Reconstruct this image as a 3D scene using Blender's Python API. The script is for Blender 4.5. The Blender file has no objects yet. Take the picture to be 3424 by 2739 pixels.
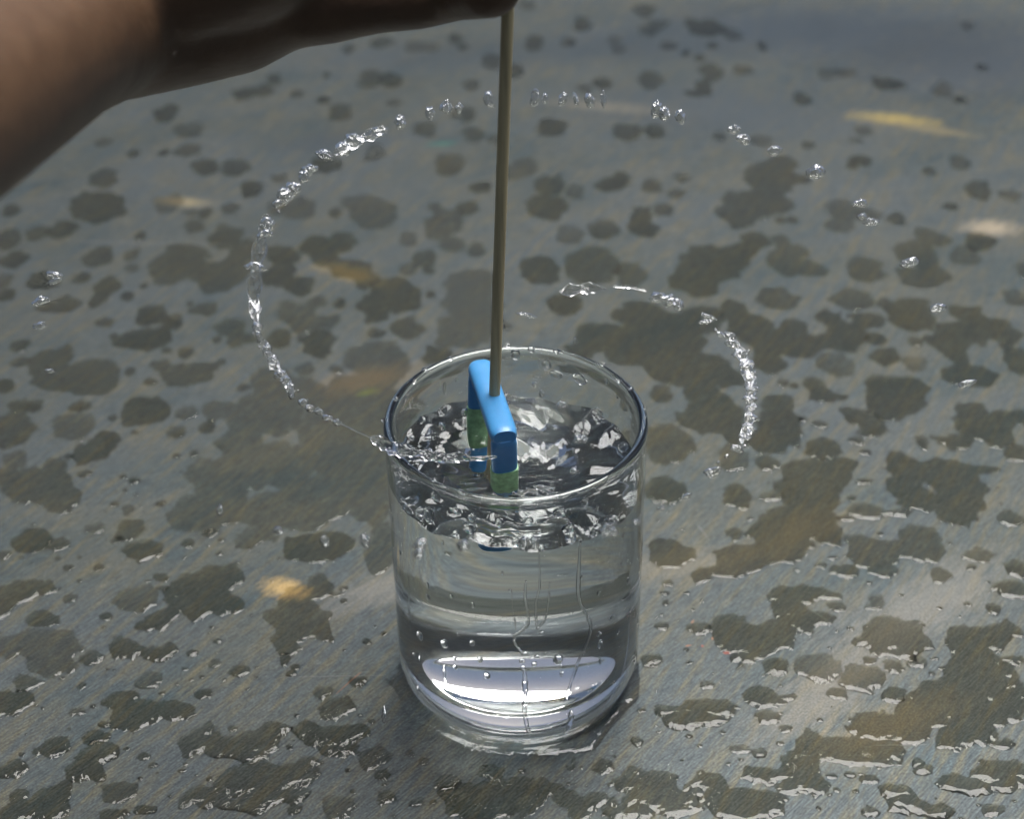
import bpy, bmesh, math, random
import numpy as np
from mathutils import Vector, Matrix, noise as mnoise

# ------------------------------------------------------------------ camera
SC = bpy.context.scene
COL = SC.collection
R = math.radians
FPX, PITCH, ROLL = 5814.0, R(36.065), R(-0.832)
CAMP = np.array([-0.00103, -0.42476, 0.41553])
FW = np.array([0, math.cos(PITCH), -math.sin(PITCH)])
_up = np.array([0, math.sin(PITCH), math.cos(PITCH)])
_rt = np.array([1.0, 0, 0])
RT = math.cos(ROLL) * _rt + math.sin(ROLL) * _up
UP = -math.sin(ROLL) * _rt + math.cos(ROLL) * _up
cam_data = bpy.data.cameras.new('camera')
cam = bpy.data.objects.new('camera', cam_data)
COL.objects.link(cam)
cam.matrix_world = Matrix(((RT[0], UP[0], -FW[0], CAMP[0]), (RT[1], UP[1], -FW[1], CAMP[1]),
                           (RT[2], UP[2], -FW[2], CAMP[2]), (0, 0, 0, 1)))
cam_data.sensor_width = 36.0
cam_data.lens = 36.0 * FPX / 3424.0
cam_data.clip_start = 0.01
cam_data.clip_end = 200.0
cam_data.dof.use_dof = True
cam_data.dof.focus_distance = 0.525
cam_data.dof.aperture_fstop = 11.0
SC.camera = cam

# ------------------------------------------------------------------ sky and soft overhead light
SUN_EL, SUN_AZ = R(74), R(30)          # azimuth from +y towards +x
world = bpy.data.worlds.new('World')
SC.world = world
world.use_nodes = True
nt = world.node_tree
bg = nt.nodes['Background']
sky = nt.nodes.new('ShaderNodeTexSky')
sky.sky_type = 'NISHITA'
sky.sun_disc = False
sky.sun_elevation = SUN_EL
sky.sun_rotation = SUN_AZ
sky.air_density = 0.9
sky.dust_density = 3.5
sky.ozone_density = 0.6
nt.links.new(sky.outputs[0], bg.inputs[0])
bg.inputs[1].default_value = 0.05
sun_data = bpy.data.lights.new('sun', 'SUN')
sun_data.energy = 5.0
sun_data.angle = R(40)
sun_data.color = (1.0, 0.99, 0.98)
sun = bpy.data.objects.new('sun', sun_data)
COL.objects.link(sun)
_sd = Vector((math.sin(SUN_AZ) * math.cos(SUN_EL), math.cos(SUN_AZ) * math.cos(SUN_EL), math.sin(SUN_EL)))
sun.rotation_euler = _sd.to_track_quat('Z', 'Y').to_euler()
SC.view_settings.view_transform = 'Standard'
SC.view_settings.look = 'None'
SC.view_settings.exposure = 0.56
SC.view_settings.gamma = 1.0
cy = SC.cycles
cy.max_bounces = 24
cy.transmission_bounces = 20
cy.glossy_bounces = 10
cy.diffuse_bounces = 3
cy.transparent_max_bounces = 16
cy.caustics_reflective = True
cy.caustics_refractive = True
cy.blur_glossy = 0.3
cy.sample_clamp_indirect = 12.0
cy.use_denoising = True
SC.render.film_transparent = False

# ------------------------------------------------------------------ helpers
def ray(px, py):
    d = FW * FPX + RT * (px - 1712.0) - UP * (py - 1369.5)
    return d / np.linalg.norm(d)

def at(px, py, z):
    """world point that the photograph shows at full-size pixel (px, py) if it lies at height z"""
    d = ray(px, py)
    return CAMP + d * ((z - CAMP[2]) / d[2])

def pxcm(p):
    """full-size pixels per metre at world point p"""
    return FPX / float((np.asarray(p) - CAMP) @ FW)

def link(name, me, parent=None, loc=None):
    o = bpy.data.objects.new(name, me)
    COL.objects.link(o)
    if parent is not None:
        o.parent = parent
    if loc is not None:
        o.location = loc
    return o

def tag(o, label=None, cat=None, group=None, kind=None):
    if label: o['label'] = label
    if cat: o['category'] = cat
    if group: o['group'] = group
    if kind: o['kind'] = kind
    return o

def mesh(name, verts, faces, mats, smooth=True, fmat=None):
    me = bpy.data.meshes.new(name)
    me.from_pydata([tuple(map(float, v)) for v in verts], [], faces)
    for m in mats:
        me.materials.append(m)
    if fmat is not None:
        me.polygons.foreach_set('material_index', fmat)
    if smooth:
        me.polygons.foreach_set('use_smooth', [True] * len(me.polygons))
    me.update()
    return me

def mesh_np(name, V, F, mat):
    """quads from numpy arrays, smooth"""
    me = bpy.data.meshes.new(name)
    me.vertices.add(len(V))
    me.vertices.foreach_set('co', V.astype(np.float32).ravel())
    n = len(F)
    me.loops.add(n * 4)
    me.loops.foreach_set('vertex_index', F.astype(np.int32).ravel())
    me.polygons.add(n)
    me.polygons.foreach_set('loop_start', np.arange(0, n * 4, 4, dtype=np.int32))
    me.polygons.foreach_set('loop_total', np.full(n, 4, dtype=np.int32))
    me.polygons.foreach_set('use_smooth', np.ones(n, dtype=bool))
    me.materials.append(mat)
    me.update(calc_edges=True)
    me.validate()
    return me

def _hash(ix, iy, seed):
    n = (ix.astype(np.int64) * 374761393 + iy.astype(np.int64) * 668265263 + seed * 974634777) & 0x7fffffff
    n = ((n ^ (n >> 13)) * 1274126177) & 0x7fffffff
    n = (n ^ (n >> 16)) & 0xffff
    return n / 65535.0 * 2 - 1

def vnoise(x, y, seed=0):
    ix, iy = np.floor(x), np.floor(y)
    fx, fy = x - ix, y - iy
    fx = fx * fx * fx * (fx * (fx * 6 - 15) + 10)
    fy = fy * fy * fy * (fy * (fy * 6 - 15) + 10)
    a, b = _hash(ix, iy, seed), _hash(ix + 1, iy, seed)
    c, d = _hash(ix, iy + 1, seed), _hash(ix + 1, iy + 1, seed)
    return (a + (b - a) * fx) * (1 - fy) + (c + (d - c) * fx) * fy

def fbm(x, y, seed=0, octv=3, gain=0.5):
    s, a, f = 0, 1.0, 1.0
    for k in range(octv):
        s = s + a * vnoise(x * f + 17.3 * k, y * f - 9.1 * k, seed + k)
        a *= gain
        f *= 2.03
    return s

# ------------------------------------------------------------------ materials
def nodes(name):
    m = bpy.data.materials.new(name)
    m.use_nodes = True
    t = m.node_tree
    return m, t, t.nodes['Principled BSDF'], t.nodes['Material Output']

def glass_mat(name, ior, color=(1, 1, 1, 1), rough=0.0):
    m, t, p, out = nodes(name)
    t.nodes.remove(p)
    g = t.nodes.new('ShaderNodeBsdfGlass')
    g.inputs['IOR'].default_value = ior
    g.inputs['Roughness'].default_value = rough
    g.inputs['Color'].default_value = color
    t.links.new(g.outputs[0], out.inputs[0])
    return m

M_WATER = glass_mat('water', 1.333)
M_GLASS = glass_mat('clear_glass', 1.50, (0.985, 0.995, 0.99, 1))
def puddle_mat(tint):
    # the splashed water carries the dirt of the sheet: clear reflection, brownish transmission
    m, t, p, out = nodes('table_water')
    t.nodes.remove(p)
    f = t.nodes.new('ShaderNodeFresnel'); f.inputs[0].default_value = 1.333
    g = t.nodes.new('ShaderNodeBsdfGlossy'); g.inputs['Roughness'].default_value = 0.0
    r = t.nodes.new('ShaderNodeBsdfRefraction'); r.inputs['IOR'].default_value = 1.333
    r.inputs['Roughness'].default_value = 0.0
    r.inputs['Color'].default_value = (*tint, 1)
    mx = t.nodes.new('ShaderNodeMixShader')
    t.links.new(f.outputs[0], mx.inputs[0]); t.links.new(r.outputs[0], mx.inputs[1]); t.links.new(g.outputs[0], mx.inputs[2])
    t.links.new(mx.outputs[0], out.inputs[0])
    return m
M_PUDDLE = puddle_mat((0.78, 0.765, 0.70))
M_PUDDLE_MID = puddle_mat((0.83, 0.815, 0.755))
M_PUDDLE_CLEAN = puddle_mat((0.89, 0.875, 0.825))
M_CHURN = glass_mat('churned_water', 1.333, (1, 1, 1, 1), 0.075)
M_GLASS_WET = glass_mat('glass_against_water', 1.50 / 1.333)
M_WATER_GLASS = glass_mat('water_against_glass', 1.333 / 1.50)

def tex_noise(t, vec, scale, detail=4, rough=0.5, dist=0.0):
    n = t.nodes.new('ShaderNodeTexNoise')
    n.inputs['Scale'].default_value = scale
    n.inputs['Detail'].default_value = detail
    n.inputs['Roughness'].default_value = rough
    n.inputs['Distortion'].default_value = dist
    t.links.new(vec, n.inputs['Vector'])
    return n.outputs['Fac']

def mapping(t, vec, rot=0.0, scale=(1, 1, 1), loc=(0, 0, 0)):
    if rot:                                   # turn first, then stretch
        r = t.nodes.new('ShaderNodeMapping')
        r.inputs['Rotation'].default_value = (0, 0, rot)
        t.links.new(vec, r.inputs['Vector'])
        vec = r.outputs[0]
    n = t.nodes.new('ShaderNodeMapping')
    n.inputs['Scale'].default_value = scale
    n.inputs['Location'].default_value = loc
    t.links.new(vec, n.inputs['Vector'])
    return n.outputs[0]

def ramp(t, fac, stops):
    n = t.nodes.new('ShaderNodeValToRGB')
    e = n.color_ramp.elements
    while len(e) < len(stops):
        e.new(0.5)
    for q, (p, c) in zip(e, stops):
        q.position = p
        q.color = c if len(c) == 4 else (*c, 1)
    t.links.new(fac, n.inputs[0])
    return n.outputs[0]

def mix(t, fac, a, b, mode='MIX'):
    n = t.nodes.new('ShaderNodeMix')
    n.data_type = 'RGBA'
    n.blend_type = mode
    for sock, v in ((0, fac), (6, a), (7, b)):
        if isinstance(v, (float, int)):
            n.inputs[sock].default_value = v
        elif isinstance(v, tuple):
            n.inputs[sock].default_value = v if len(v) == 4 else (*v, 1)
        else:
            t.links.new(v, n.inputs[sock])
    return n.outputs[2]

def fmath(t, op, a, b=None, clamp=False):
    n = t.nodes.new('ShaderNodeMath')
    n.operation = op
    n.use_clamp = clamp
    for k, v in enumerate((a, b)):
        if v is None: continue
        if isinstance(v, (float, int)): n.inputs[k].default_value = v
        else: t.links.new(v, n.inputs[k])
    return n.outputs[0]

SPOTS = [  # x, y in the photograph, half sizes in metres, turn, colour, strength
    (1885, 250, .030, .0085, R(-14), (.22, .17, .06), .9), (1960, 272, .030, .006, R(-22), (.15, .125, .07), .7),
    (2085, 480, .016, .010, 0, (.24, .20, .14), .8), (1300, 225, .045, .009, R(-12), (.16, .14, .10), .6),
    (735, 575, .022, .009, R(-30), (.17, .13, .055), .7), (600, 1240, .011, .0065, R(-20), (.30, .21, .09), .9),
    (770, 800, .030, .012, R(20), (.13, .10, .06), .6), (385, 425, .018, .006, R(-10), (.18, .15, .09), .8),
    (930, 302, .010, .003, R(5), (.03, .12, .09), .6), (775, 826, .006, .0025, R(20), (.13, .17, .03), .5),
    (1860, 1535, .035, .012, R(25), (.13, .105, .06), .45), (1440, 1190, .04, .012, R(10), (.14, .12, .08), .4),
    (1680, 1120, .035, .014, R(30), (.12, .098, .055), .45), (800, 1240, .03, .010, R(30), (.125, .12, .105), .6),
    (1950, 1270, .05, .018, R(35), (.125, .120, .105), .55), (1750, 1450, .05, .014, R(40), (.125, .115, .095), .55),
    (560, 60, .05, .02, 0, (.030, .040, .046), .6), (1700, 60, .14, .05, 0, (.028, .038, .048), .85), (2050, 120, .12, .07, 0, (.026, .034, .042), .8), (1500, 230, .10, .05, R(-10), (.034, .044, .052), .6),  # broad dark bluish patches, painting the far end's weaker light into the colour
    (700, 300, .04, .015, R(10), (.032, .043, .054), .6), (1300, 100, .09, .03, 0, (.030, .040, .048), .7), (900, 120, .09, .03, 0, (.032, .042, .050), .5),  # more bluish patches, the broad ones continuing the painted dimming
]
BRUSH = R(47)    # direction of the brushed grain in the sheet
def table_material():
    m, t, p, out = nodes('brushed_worn_metal')
    tc = t.nodes.new('ShaderNodeTexCoord')
    ob = tc.outputs['Object']
    g1 = mapping(t, ob, -BRUSH, (150, 1500, 1))
    g2 = mapping(t, ob, -BRUSH + R(7), (420, 3200, 1))
    g3 = mapping(t, ob, -BRUSH - R(12), (40, 330, 1))
    n1 = tex_noise(t, g1, 1.0, 4, 0.6)
    n2 = tex_noise(t, g2, 1.0, 3, 0.6)
    n3 = tex_noise(t, g3, 1.0, 4, 0.6)
    broad = tex_noise(t, mapping(t, ob, R(-25), (9, 16, 1), (3.1, 1.7, 0)), 1.0, 5, 0.55, 0.6)
    broad2 = tex_noise(t, mapping(t, ob, R(-30), (16, 42, 1), (7.3, 0.2, 0)), 1.0, 5, 0.6, 0.8)
    gold = tex_noise(t, mapping(t, ob, -BRUSH, (22, 70, 1), (1.3, 5.2, 0)), 1.0, 5, 0.65, 0.4)
    col = mix(t, ramp(t, broad2, [(0.36, (0, 0, 0)), (0.64, (1, 1, 1))]), (0.208, 0.245, 0.258), (0.350, 0.325, 0.285))
    col = mix(t, ramp(t, broad, [(0.40, (0, 0, 0)), (0.62, (1, 1, 1))]), col, (0.275, 0.280, 0.285))
    col = mix(t, ramp(t, gold, [(0.58, (0, 0, 0)), (0.80, (0.6, 0.6, 0.6))]), col, (0.52, 0.41, 0.24))
    col = mix(t, ramp(t, n3, [(0.47, (0, 0, 0)), (0.80, (0.8, 0.8, 0.8))]), col, (0.56, 0.40, 0.20))
    col = mix(t, 1.0, col, (0.170, 0.200, 0.206), 'MULTIPLY')
    grain = ramp(t, n1, [(0.3, (0.61, 0.62, 0.64)), (0.7, (1.40, 1.37, 1.33))])
    col = mix(t, 1.0, col, grain, 'MULTIPLY')
    grain2 = ramp(t, n2, [(0.3, (0.68, 0.68, 0.68)), (0.7, (1.32, 1.32, 1.32))])
    col = mix(t, 1.0, col, grain2, 'MULTIPLY')
    # soft old rubs, remains of paint, and dark patches painting in the dimmer far end
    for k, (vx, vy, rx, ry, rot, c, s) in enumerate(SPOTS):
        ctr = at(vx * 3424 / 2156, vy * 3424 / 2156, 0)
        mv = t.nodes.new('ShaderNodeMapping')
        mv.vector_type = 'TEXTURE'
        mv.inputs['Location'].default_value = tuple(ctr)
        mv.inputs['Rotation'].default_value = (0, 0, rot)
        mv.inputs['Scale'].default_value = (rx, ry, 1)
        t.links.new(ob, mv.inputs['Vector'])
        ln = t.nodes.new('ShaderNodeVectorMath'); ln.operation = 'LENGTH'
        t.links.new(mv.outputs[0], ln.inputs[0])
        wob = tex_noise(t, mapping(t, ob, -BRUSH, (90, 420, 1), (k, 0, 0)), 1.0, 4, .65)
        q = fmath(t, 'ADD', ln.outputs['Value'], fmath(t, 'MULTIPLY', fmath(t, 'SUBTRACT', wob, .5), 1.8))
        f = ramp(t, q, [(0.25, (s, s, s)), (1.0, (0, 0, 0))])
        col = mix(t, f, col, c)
    # tiny pitted grit
    grit = tex_noise(t, mapping(t, ob, 0, (1400, 1400, 1)), 1.0, 2, 0.5)
    col = mix(t, 1.0, col, ramp(t, grit, [(0.3, (0.72, 0.72, 0.72)), (0.7, (1.30, 1.30, 1.30))]), 'MULTIPLY')
    t.links.new(col, p.inputs['Base Color'])
    p.inputs['Metallic'].default_value = 0.75
    rr = ramp(t, broad, [(0.3, (0.44, 0.44, 0.44)), (0.7, (0.54, 0.54, 0.54))])
    t.links.new(rr, p.inputs['Roughness'])
    hsum = fmath(t, 'ADD', fmath(t, 'MULTIPLY', n1, 0.6), fmath(t, 'ADD', fmath(t, 'MULTIPLY', n2, 0.5), fmath(t, 'MULTIPLY', grit, 0.4)))
    b = t.nodes.new('ShaderNodeBump')
    b.inputs['Strength'].default_value = 0.35
    b.inputs['Distance'].default_value = 0.00012
    t.links.new(hsum, b.inputs['Height'])
    t.links.new(b.outputs[0], p.inputs['Normal'])
    return m

def plain(name, col, rough=0.5, metallic=0.0, sss=0.0, spec=0.5, var=0.0, scale=300, aniso=(1, 1, 1)):
    m, t, p, out = nodes(name)
    if var:
        tc = t.nodes.new('ShaderNodeTexCoord')
        n = tex_noise(t, mapping(t, tc.outputs['Object'], 0, aniso), scale, 4, 0.6)
        lo = tuple(c * (1 - var) for c in col)
        hi = tuple(min(1, c * (1 + var)) for c in col)
        t.links.new(ramp(t, n, [(0.3, lo), (0.7, hi)]), p.inputs['Base Color'])
    else:
        p.inputs['Base Color'].default_value = (*col, 1)
    p.inputs['Roughness'].default_value = rough
    p.inputs['Metallic'].default_value = metallic
    p.inputs['Specular IOR Level'].default_value = spec
    if sss:
        p.inputs['Subsurface Weight'].default_value = sss
        p.inputs['Subsurface Scale'].default_value = 0.004
        p.inputs['Subsurface Radius'].default_value = (1.0, 0.35, 0.2)
    return m

# ------------------------------------------------------------------ the metal sheet of the table
def build_table():
    bm = bmesh.new()
    bmesh.ops.create_cube(bm, size=1.0)
    for v in bm.verts:
        v.co.x *= 2.4
        v.co.y = v.co.y * 2.6 + 0.55
        v.co.z = (v.co.z - 0.5) * 0.004
    bmesh.ops.bevel(bm, geom=[e for e in bm.edges], offset=0.001, segments=2, affect='EDGES')
    me = bpy.data.meshes.new('table_top')
    bm.to_mesh(me); bm.free()
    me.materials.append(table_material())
    o = link('table_top', me)
    tag(o, 'worn brushed grey metal table top, mottled and splashed with water', None, None, 'structure')
build_table()
# ------------------------------------------------------------------ water on the table, traced puddle by puddle
TILES = [
 # origin x, origin y, scale, accept(x,y) box in tile px, ellipses
 (0, 600, 2.156, (0, 0, 2156, 1509), """75 225 65 42|265 385 80 52|450 365 95 68|50 430 80 70|95 580 95 58|720 200 200 105|640 150 110 60|
1220 160 95 50|1180 190 60 45|1480 240 45 38|1370 240 50 22|1660 205 50 36|1810 65 72 55|1400 335 58 50|1640 410 105 80|1760 520 80 80|
710 565 90 65|955 545 52 42|1010 410 40 30|1290 600 180 140|1180 650 100 85|1390 560 90 90|1590 710 170 100|1500 690 90 80|1690 650 110 70|
950 645 45 28|1030 765 35 25|580 710 55 35|320 740 115 70|770 770 85 65|710 860 70 48|915 845 40 32|20 740 60 55|45 825 50 40|470 900 100 58|
330 915 60 30|1090 980 100 65|1240 1020 80 58|1480 935 95 55|1370 900 30 20|755 1030 60 35|1010 1150 210 80|1150 1120 70 70|1200 1235 40 20|
1650 1060 100 55|1700 1150 70 70|1570 1155 35 30|1810 1145 40 30|140 1200 65 40|1340 1250 50 38|330 1330 120 85|480 1260 70 70|430 1430 180 90|
680 1430 195 115|560 1520 150 70|150 1310 70 35|1350 1400 195 90|1160 1340 60 40|930 1390 38 25|1090 1455 40 22|40 1490 70 50|
1590 1315 30 20|1750 1500 50 30"""),
 (0, 1300, 2.156, (0, 0, 2156, 1725), """165 130 115 52|60 310 170 110|30 250 80 60|570 130 75 38|520 265 150 85|620 215 70 30|1030 150 170 80|950 190 90 60|
1080 210 90 40|810 210 28 20|1340 175 75 38|1590 160 110 70|1490 280 60 42|1270 315 70 45|690 450 120 90|780 370 90 65|640 510 80 45|110 510 80 55|
385 565 85 58|300 720 230 115|180 680 160 95|430 790 150 100|30 620 80 45|500 490 28 20|610 615 42 25|970 310 25 15|1275 485 30 18|1395 475 30 22|
970 665 45 25|885 635 25 15|905 735 20 12|825 830 35 20|915 870 55 35|690 1000 60 40|940 1010 100 70|230 1095 125 65|420 1115 75 42|260 1150 60 30|
20 1200 45 40|840 1095 42 22|1070 1165 110 65|990 1140 55 30|940 1185 40 22|1360 1115 45 35|1590 1095 22 14|1580 1185 26 15|1510 1045 60 30|
150 1220 18 12|570 1220 18 12|495 1292 38 20|710 1292 44 24|415 1225 22 15|1330 1220 14 8|1840 1060 140 80|1160 1360 58 32|1060 1388 22 12|
150 1470 145 80|40 1540 80 50|350 1445 60 28|85 1590 40 30|0 1640 60 60|515 1512 48 28|325 1670 105 60|765 1643 44 25|1160 1650 95 60|
990 1510 150 78|1450 1440 230 110|1600 1340 160 80|1400 1560 200 80|1600 1560 140 70|1170 1440 40 18|1030 1710 60 40|
1900 200 250 150|1720 380 170 90|1480 600 190 90|1700 620 300 150|2000 520 300 130|1600 720 200 60|2100 680 120 60|1400 900 210 130|1620 880 180 110|
2000 870 200 120|1160 830 40 18|2130 1150 90 75"""),
 (700, 600, 2.156, (420, 0, 2156, 1725), """640 210 100 80|480 200 60 55|905 240 42 36|1160 230 160 110|1010 180 70 45|1250 290 80 60|1860 210 70 50|1700 300 130 90|
1640 380 80 60|1640 200 50 30|1430 430 60 50|1740 460 70 55|1950 60 70 42|1925 505 62 50|540 560 110 60|470 520 60 50|500 690 120 70|650 770 90 62|
770 470 90 75|950 455 95 70|840 560 90 60|1050 650 140 70|960 620 80 40|1150 720 70 60|1550 575 75 60|1435 655 60 42|1580 660 35 25|1350 800 170 90|
1400 880 130 80|1200 900 130 90|1200 980 80 50|1595 825 38 30|1900 760 200 120|1850 880 160 90|1850 1080 220 120|2000 1000 150 130|1750 1150 120 50|
770 875 70 42|940 895 45 35|850 1025 60 48|640 980 130 90|560 930 70 50|700 1050 90 60|1430 1080 110 80|1200 1110 60 40|780 1190 115 90|500 1150 90 70|
1200 1280 210 120|1050 1260 90 60|1250 1370 190 70|1640 1260 95 60|690 1360 58 45|1100 1500 240 90|1000 1600 200 100|1250 1580 150 100|
450 1450 140 90|600 1560 250 120|920 1370 50 30"""),
 (2424, 1300, 2.156, (0, 0, 2156, 1725), """390 130 110 100|380 270 160 110|330 370 180 80|560 220 30 18|30 230 110 160|60 500 100 90|310 530 72 50|700 50 80 45|820 55 40 20|
1230 60 220 110|1150 130 150 80|930 200 95 55|1060 270 100 75|695 255 48 32|1810 160 110 50|1800 280 150 100|1950 310 140 100|1650 380 110 60|
1570 355 60 25|2020 200 70 40|1420 385 50 45|1010 460 38 20|950 370 50 28|2110 460 85 55|2140 210 50 50|710 430 140 68|670 620 250 120|850 560 100 60|
560 560 60 50|540 700 160 90|620 800 190 120|330 770 90 35|1000 665 50 20|480 940 240 90|400 1060 210 110|700 1000 140 110|350 1170 200 80|
150 1220 170 90|30 1290 80 50|70 780 95 80|140 840 50 25|70 1045 50 45|1300 600 140 110|1270 520 60 50|1600 620 230 100|1700 720 180 100|
1700 830 150 90|1680 930 110 75|1870 570 80 25|1180 570 70 25|1320 740 110 50|1410 810 120 60|1030 880 140 50|1230 895 110 28|870 930 60 25|
915 790 32 18|1120 1045 26 14|1400 1060 160 90|1450 1150 130 90|1250 1150 180 60|1050 1200 170 90|1130 1300 85 55|860 1320 95 48|945 1100 80 38|
1820 1205 115 50|1560 1350 75 50|2110 1300 75 65|2050 930 90 50|2080 1450 140 60|690 1275 40 20|515 1310 24 14|780 1220 40 12|1170 1365 22 10|
1770 1285 38 22|1275 1488 22 10|1750 1550 32 18|1940 1590 60 35|1090 1540 60 45|1030 1580 38 20|810 1570 55 40|690 1665 78 45|
660 1480 150 60|480 1500 150 70|500 1600 130 90|530 1680 90 50|420 1690 60 50"""),
 (2424, 600, 2.156, (0, 0, 2156, 1509), """230 170 240 100|100 250 150 90|450 175 60 40|480 290 40 22|400 295 35 22|230 450 90 60|120 520 120 60|50 620 110 80|
410 480 60 80|430 600 110 90|620 640 110 60|540 520 70 40|850 220 100 80|1030 260 90 60|830 330 90 40|1245 285 72 48|1290 530 70 70|1420 560 120 140|
1430 690 180 80|1500 420 110 50|1440 370 80 25|1850 450 110 60|1730 540 100 70|1000 650 125 85|1130 680 30 18|1830 70 85 65|2070 115 70 38|
1620 195 45 30|395 860 145 80|920 860 155 75|60 930 90 60|180 1050 150 80|500 1080 100 58|390 1090 40 25|775 1005 92 52|1030 1020 110 60|
900 1090 130 60|830 1170 150 70|500 1220 180 60|300 1160 180 60|650 1180 100 50|300 1300 110 90|350 1360 50 30|1330 980 165 115|1180 890 50 25|
1400 880 30 25|1083 1150 62 42|1380 1168 55 40|1170 1272 100 62|1365 1325 75 45|800 1345 110 90|740 1310 60 40|630 1475 70 50|1750 960 130 60|
1700 1100 220 80|1600 1170 120 80|1850 1040 150 60|1680 1270 90 80|1750 1410 200 90|2000 1100 130 80|2100 850 80 60|2110 1300 90 110|2150 650 50 60|
1250 1500 220 80|1110 1440 50 30|420 1460 40 25|500 1490 30 20|60 1420 70 60"""),
 (2424, 0, 2.156, (0, 0, 2156, 1294), """50 240 65 45|140 505 70 30|270 335 35 35|550 710 60 50|730 530 60 35|860 520 90 30|1180 600 110 45|1570 640 70 55|
1690 715 45 25|1740 175 50 30|1850 480 35 25|1000 940 60 40|930 1010 50 25|600 1045 40 25|260 1010 65 35|985 1150 70 40|910 1190 40 25|
320 1280 170 110|420 1180 90 50|500 1290 110 35|1690 1170 70 50|1480 1235 50 30"""),
 (1600, 0, 2.156, (0, 0, 1776, 1725), """350 30 60 30|745 165 60 50|1200 70 70 45|1290 170 70 35|1230 210 60 40|1640 200 120 60|1560 170 70 30|400 310 65 50|
650 300 45 30|980 290 45 35|1010 350 45 30|1370 325 60 32|1685 325 40 22|90 440 70 50|250 510 70 45|1240 575 90 58|1680 530 80 70|1620 630 60 50|
1550 670 50 25|895 600 60 42|760 635 48 35|1600 415 35 25|1495 380 30 20|530 910 100 60|1070 940 90 50|1070 980 50 30|1260 940 80 48|
1740 980 50 35|330 1200 80 60|230 1230 80 55|510 1330 90 75|690 1380 60 50|490 1500 140 90|950 1330 110 60|1020 1270 60 40|1245 1340 75 50|
1460 1280 50 28|1420 1390 70 35|1330 1510 60 45|1180 1550 80 60|1200 1650 110 60|900 1650 105 60|660 1690 90 60|120 1000 50 30"""),
 (1700, 250, 1.3475, (0, 850, 977, 1550), """380 860 110 80|150 880 90 60|360 850 60 50|550 900 60 50|900 850 130 80|840 920 100 80|250 1030 70 50|600 1080 110 60|680 1150 170 90|
720 1200 160 80|620 1250 180 60|400 1180 100 60|880 1100 90 60|330 1240 60 50|980 1360 60 30|870 1420 60 70|950 1500 80 70|700 1380 40 18"""),
 (0, 0, 1.232, (0, 0, 1970, 740), """425 583 28 18|550 630 25 17|685 463 48 35|775 530 55 32|680 625 22 14|780 620 50 28|425 735 52 38|1010 390 45 25|1070 370 48 25|
1130 325 32 22|1220 385 22 16|1345 308 15 12|845 690 55 35|970 690 55 32|1575 170 45 25|1435 200 25 18|1720 190 48 22|1780 190 30 16|1875 155 30 25|
1905 190 20 12|1525 325 48 38|1615 325 42 32|1330 410 25 17|1400 460 50 35|1625 422 28 14|1945 350 32 22|1920 470 50 30|1750 530 48 35|1950 550 42 32|
1540 625 38 35|1850 680 60 40|1345 675 60 32|1150 735 30 15"""),
 (0, 1900, 1.7248, (0, 345, 2156, 1447), """290 470 180 95|140 430 140 60|60 450 90 60|330 570 100 40|520 520 65 42|740 465 100 60|910 490 110 48|1650 420 100 60|
1640 530 30 40|1800 360 100 50|1255 425 28 18|1855 400 36 26|2115 422 30 20|1110 492 33 20|1240 555 38 22|1385 595 55 33|1677 612 32 20|
1703 575 26 18|1290 645 16 10|1103 647 13 8|470 680 24 20|870 650 75 45|155 670 88 45|1865 712 58 36|2060 660 52 34|1172 730 52 28|930 727 20 12|
1430 700 14 8|1950 800 90 48|1910 850 50 35|60 790 110 75|690 770 95 55|860 830 190 60|1000 830 95 62|760 880 120 50|600 905 35 18|440 830 42 26|
532 797 17 12|1710 850 17 11|1342 928 24 18|1130 1010 95 80|1190 940 70 40|1300 1030 170 70|1450 1000 160 60|1570 950 100 55|1430 1090 90 45|
1760 930 80 45|1900 970 160 60|2030 950 90 45|1950 1050 110 40|560 980 75 35|330 1020 70 50|280 1060 60 30|210 1067 32 18|560 1080 110 55|
620 1060 55 40|480 1160 100 60|430 1200 60 40|520 1180 80 45|830 1092 34 20|880 1138 26 16|1067 1133 14 8|1045 1170 22 10|70 1165 80 48|
95 1325 52 35|300 1330 100 60|340 1270 45 30|230 1400 140 50|320 1390 80 60|70 1420 80 60|690 1305 100 58|625 1262 28 18|1500 1230 230 80|
1650 1200 180 70|1600 1310 180 60|1400 1380 90 50|1190 1330 115 55|1300 1350 60 35|1950 1375 95 65|2120 1100 60 60|840 1395 65 30|640 1430 75 35|
730 1415 25 12|1700 1400 38 28|2140 885 22 14|1760 1130 70 40"""),
 (0, 1900, 1.7248, (1700, 0, 2156, 345), "1830 110 90 75|1720 160 110 60|1985 115 30 18|1945 150 38 14|1985 190 20 12|1800 300 100 65|1700 280 150 80|1990 640 20 10"),
 (2200, 1900, 1.7614, (0, 0, 394, 352), "62 90 32 20|40 150 22 13|45 205 26 15|270 50 45 35|350 15 120 30|25 345 38 25|205 247 12 7"),
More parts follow.
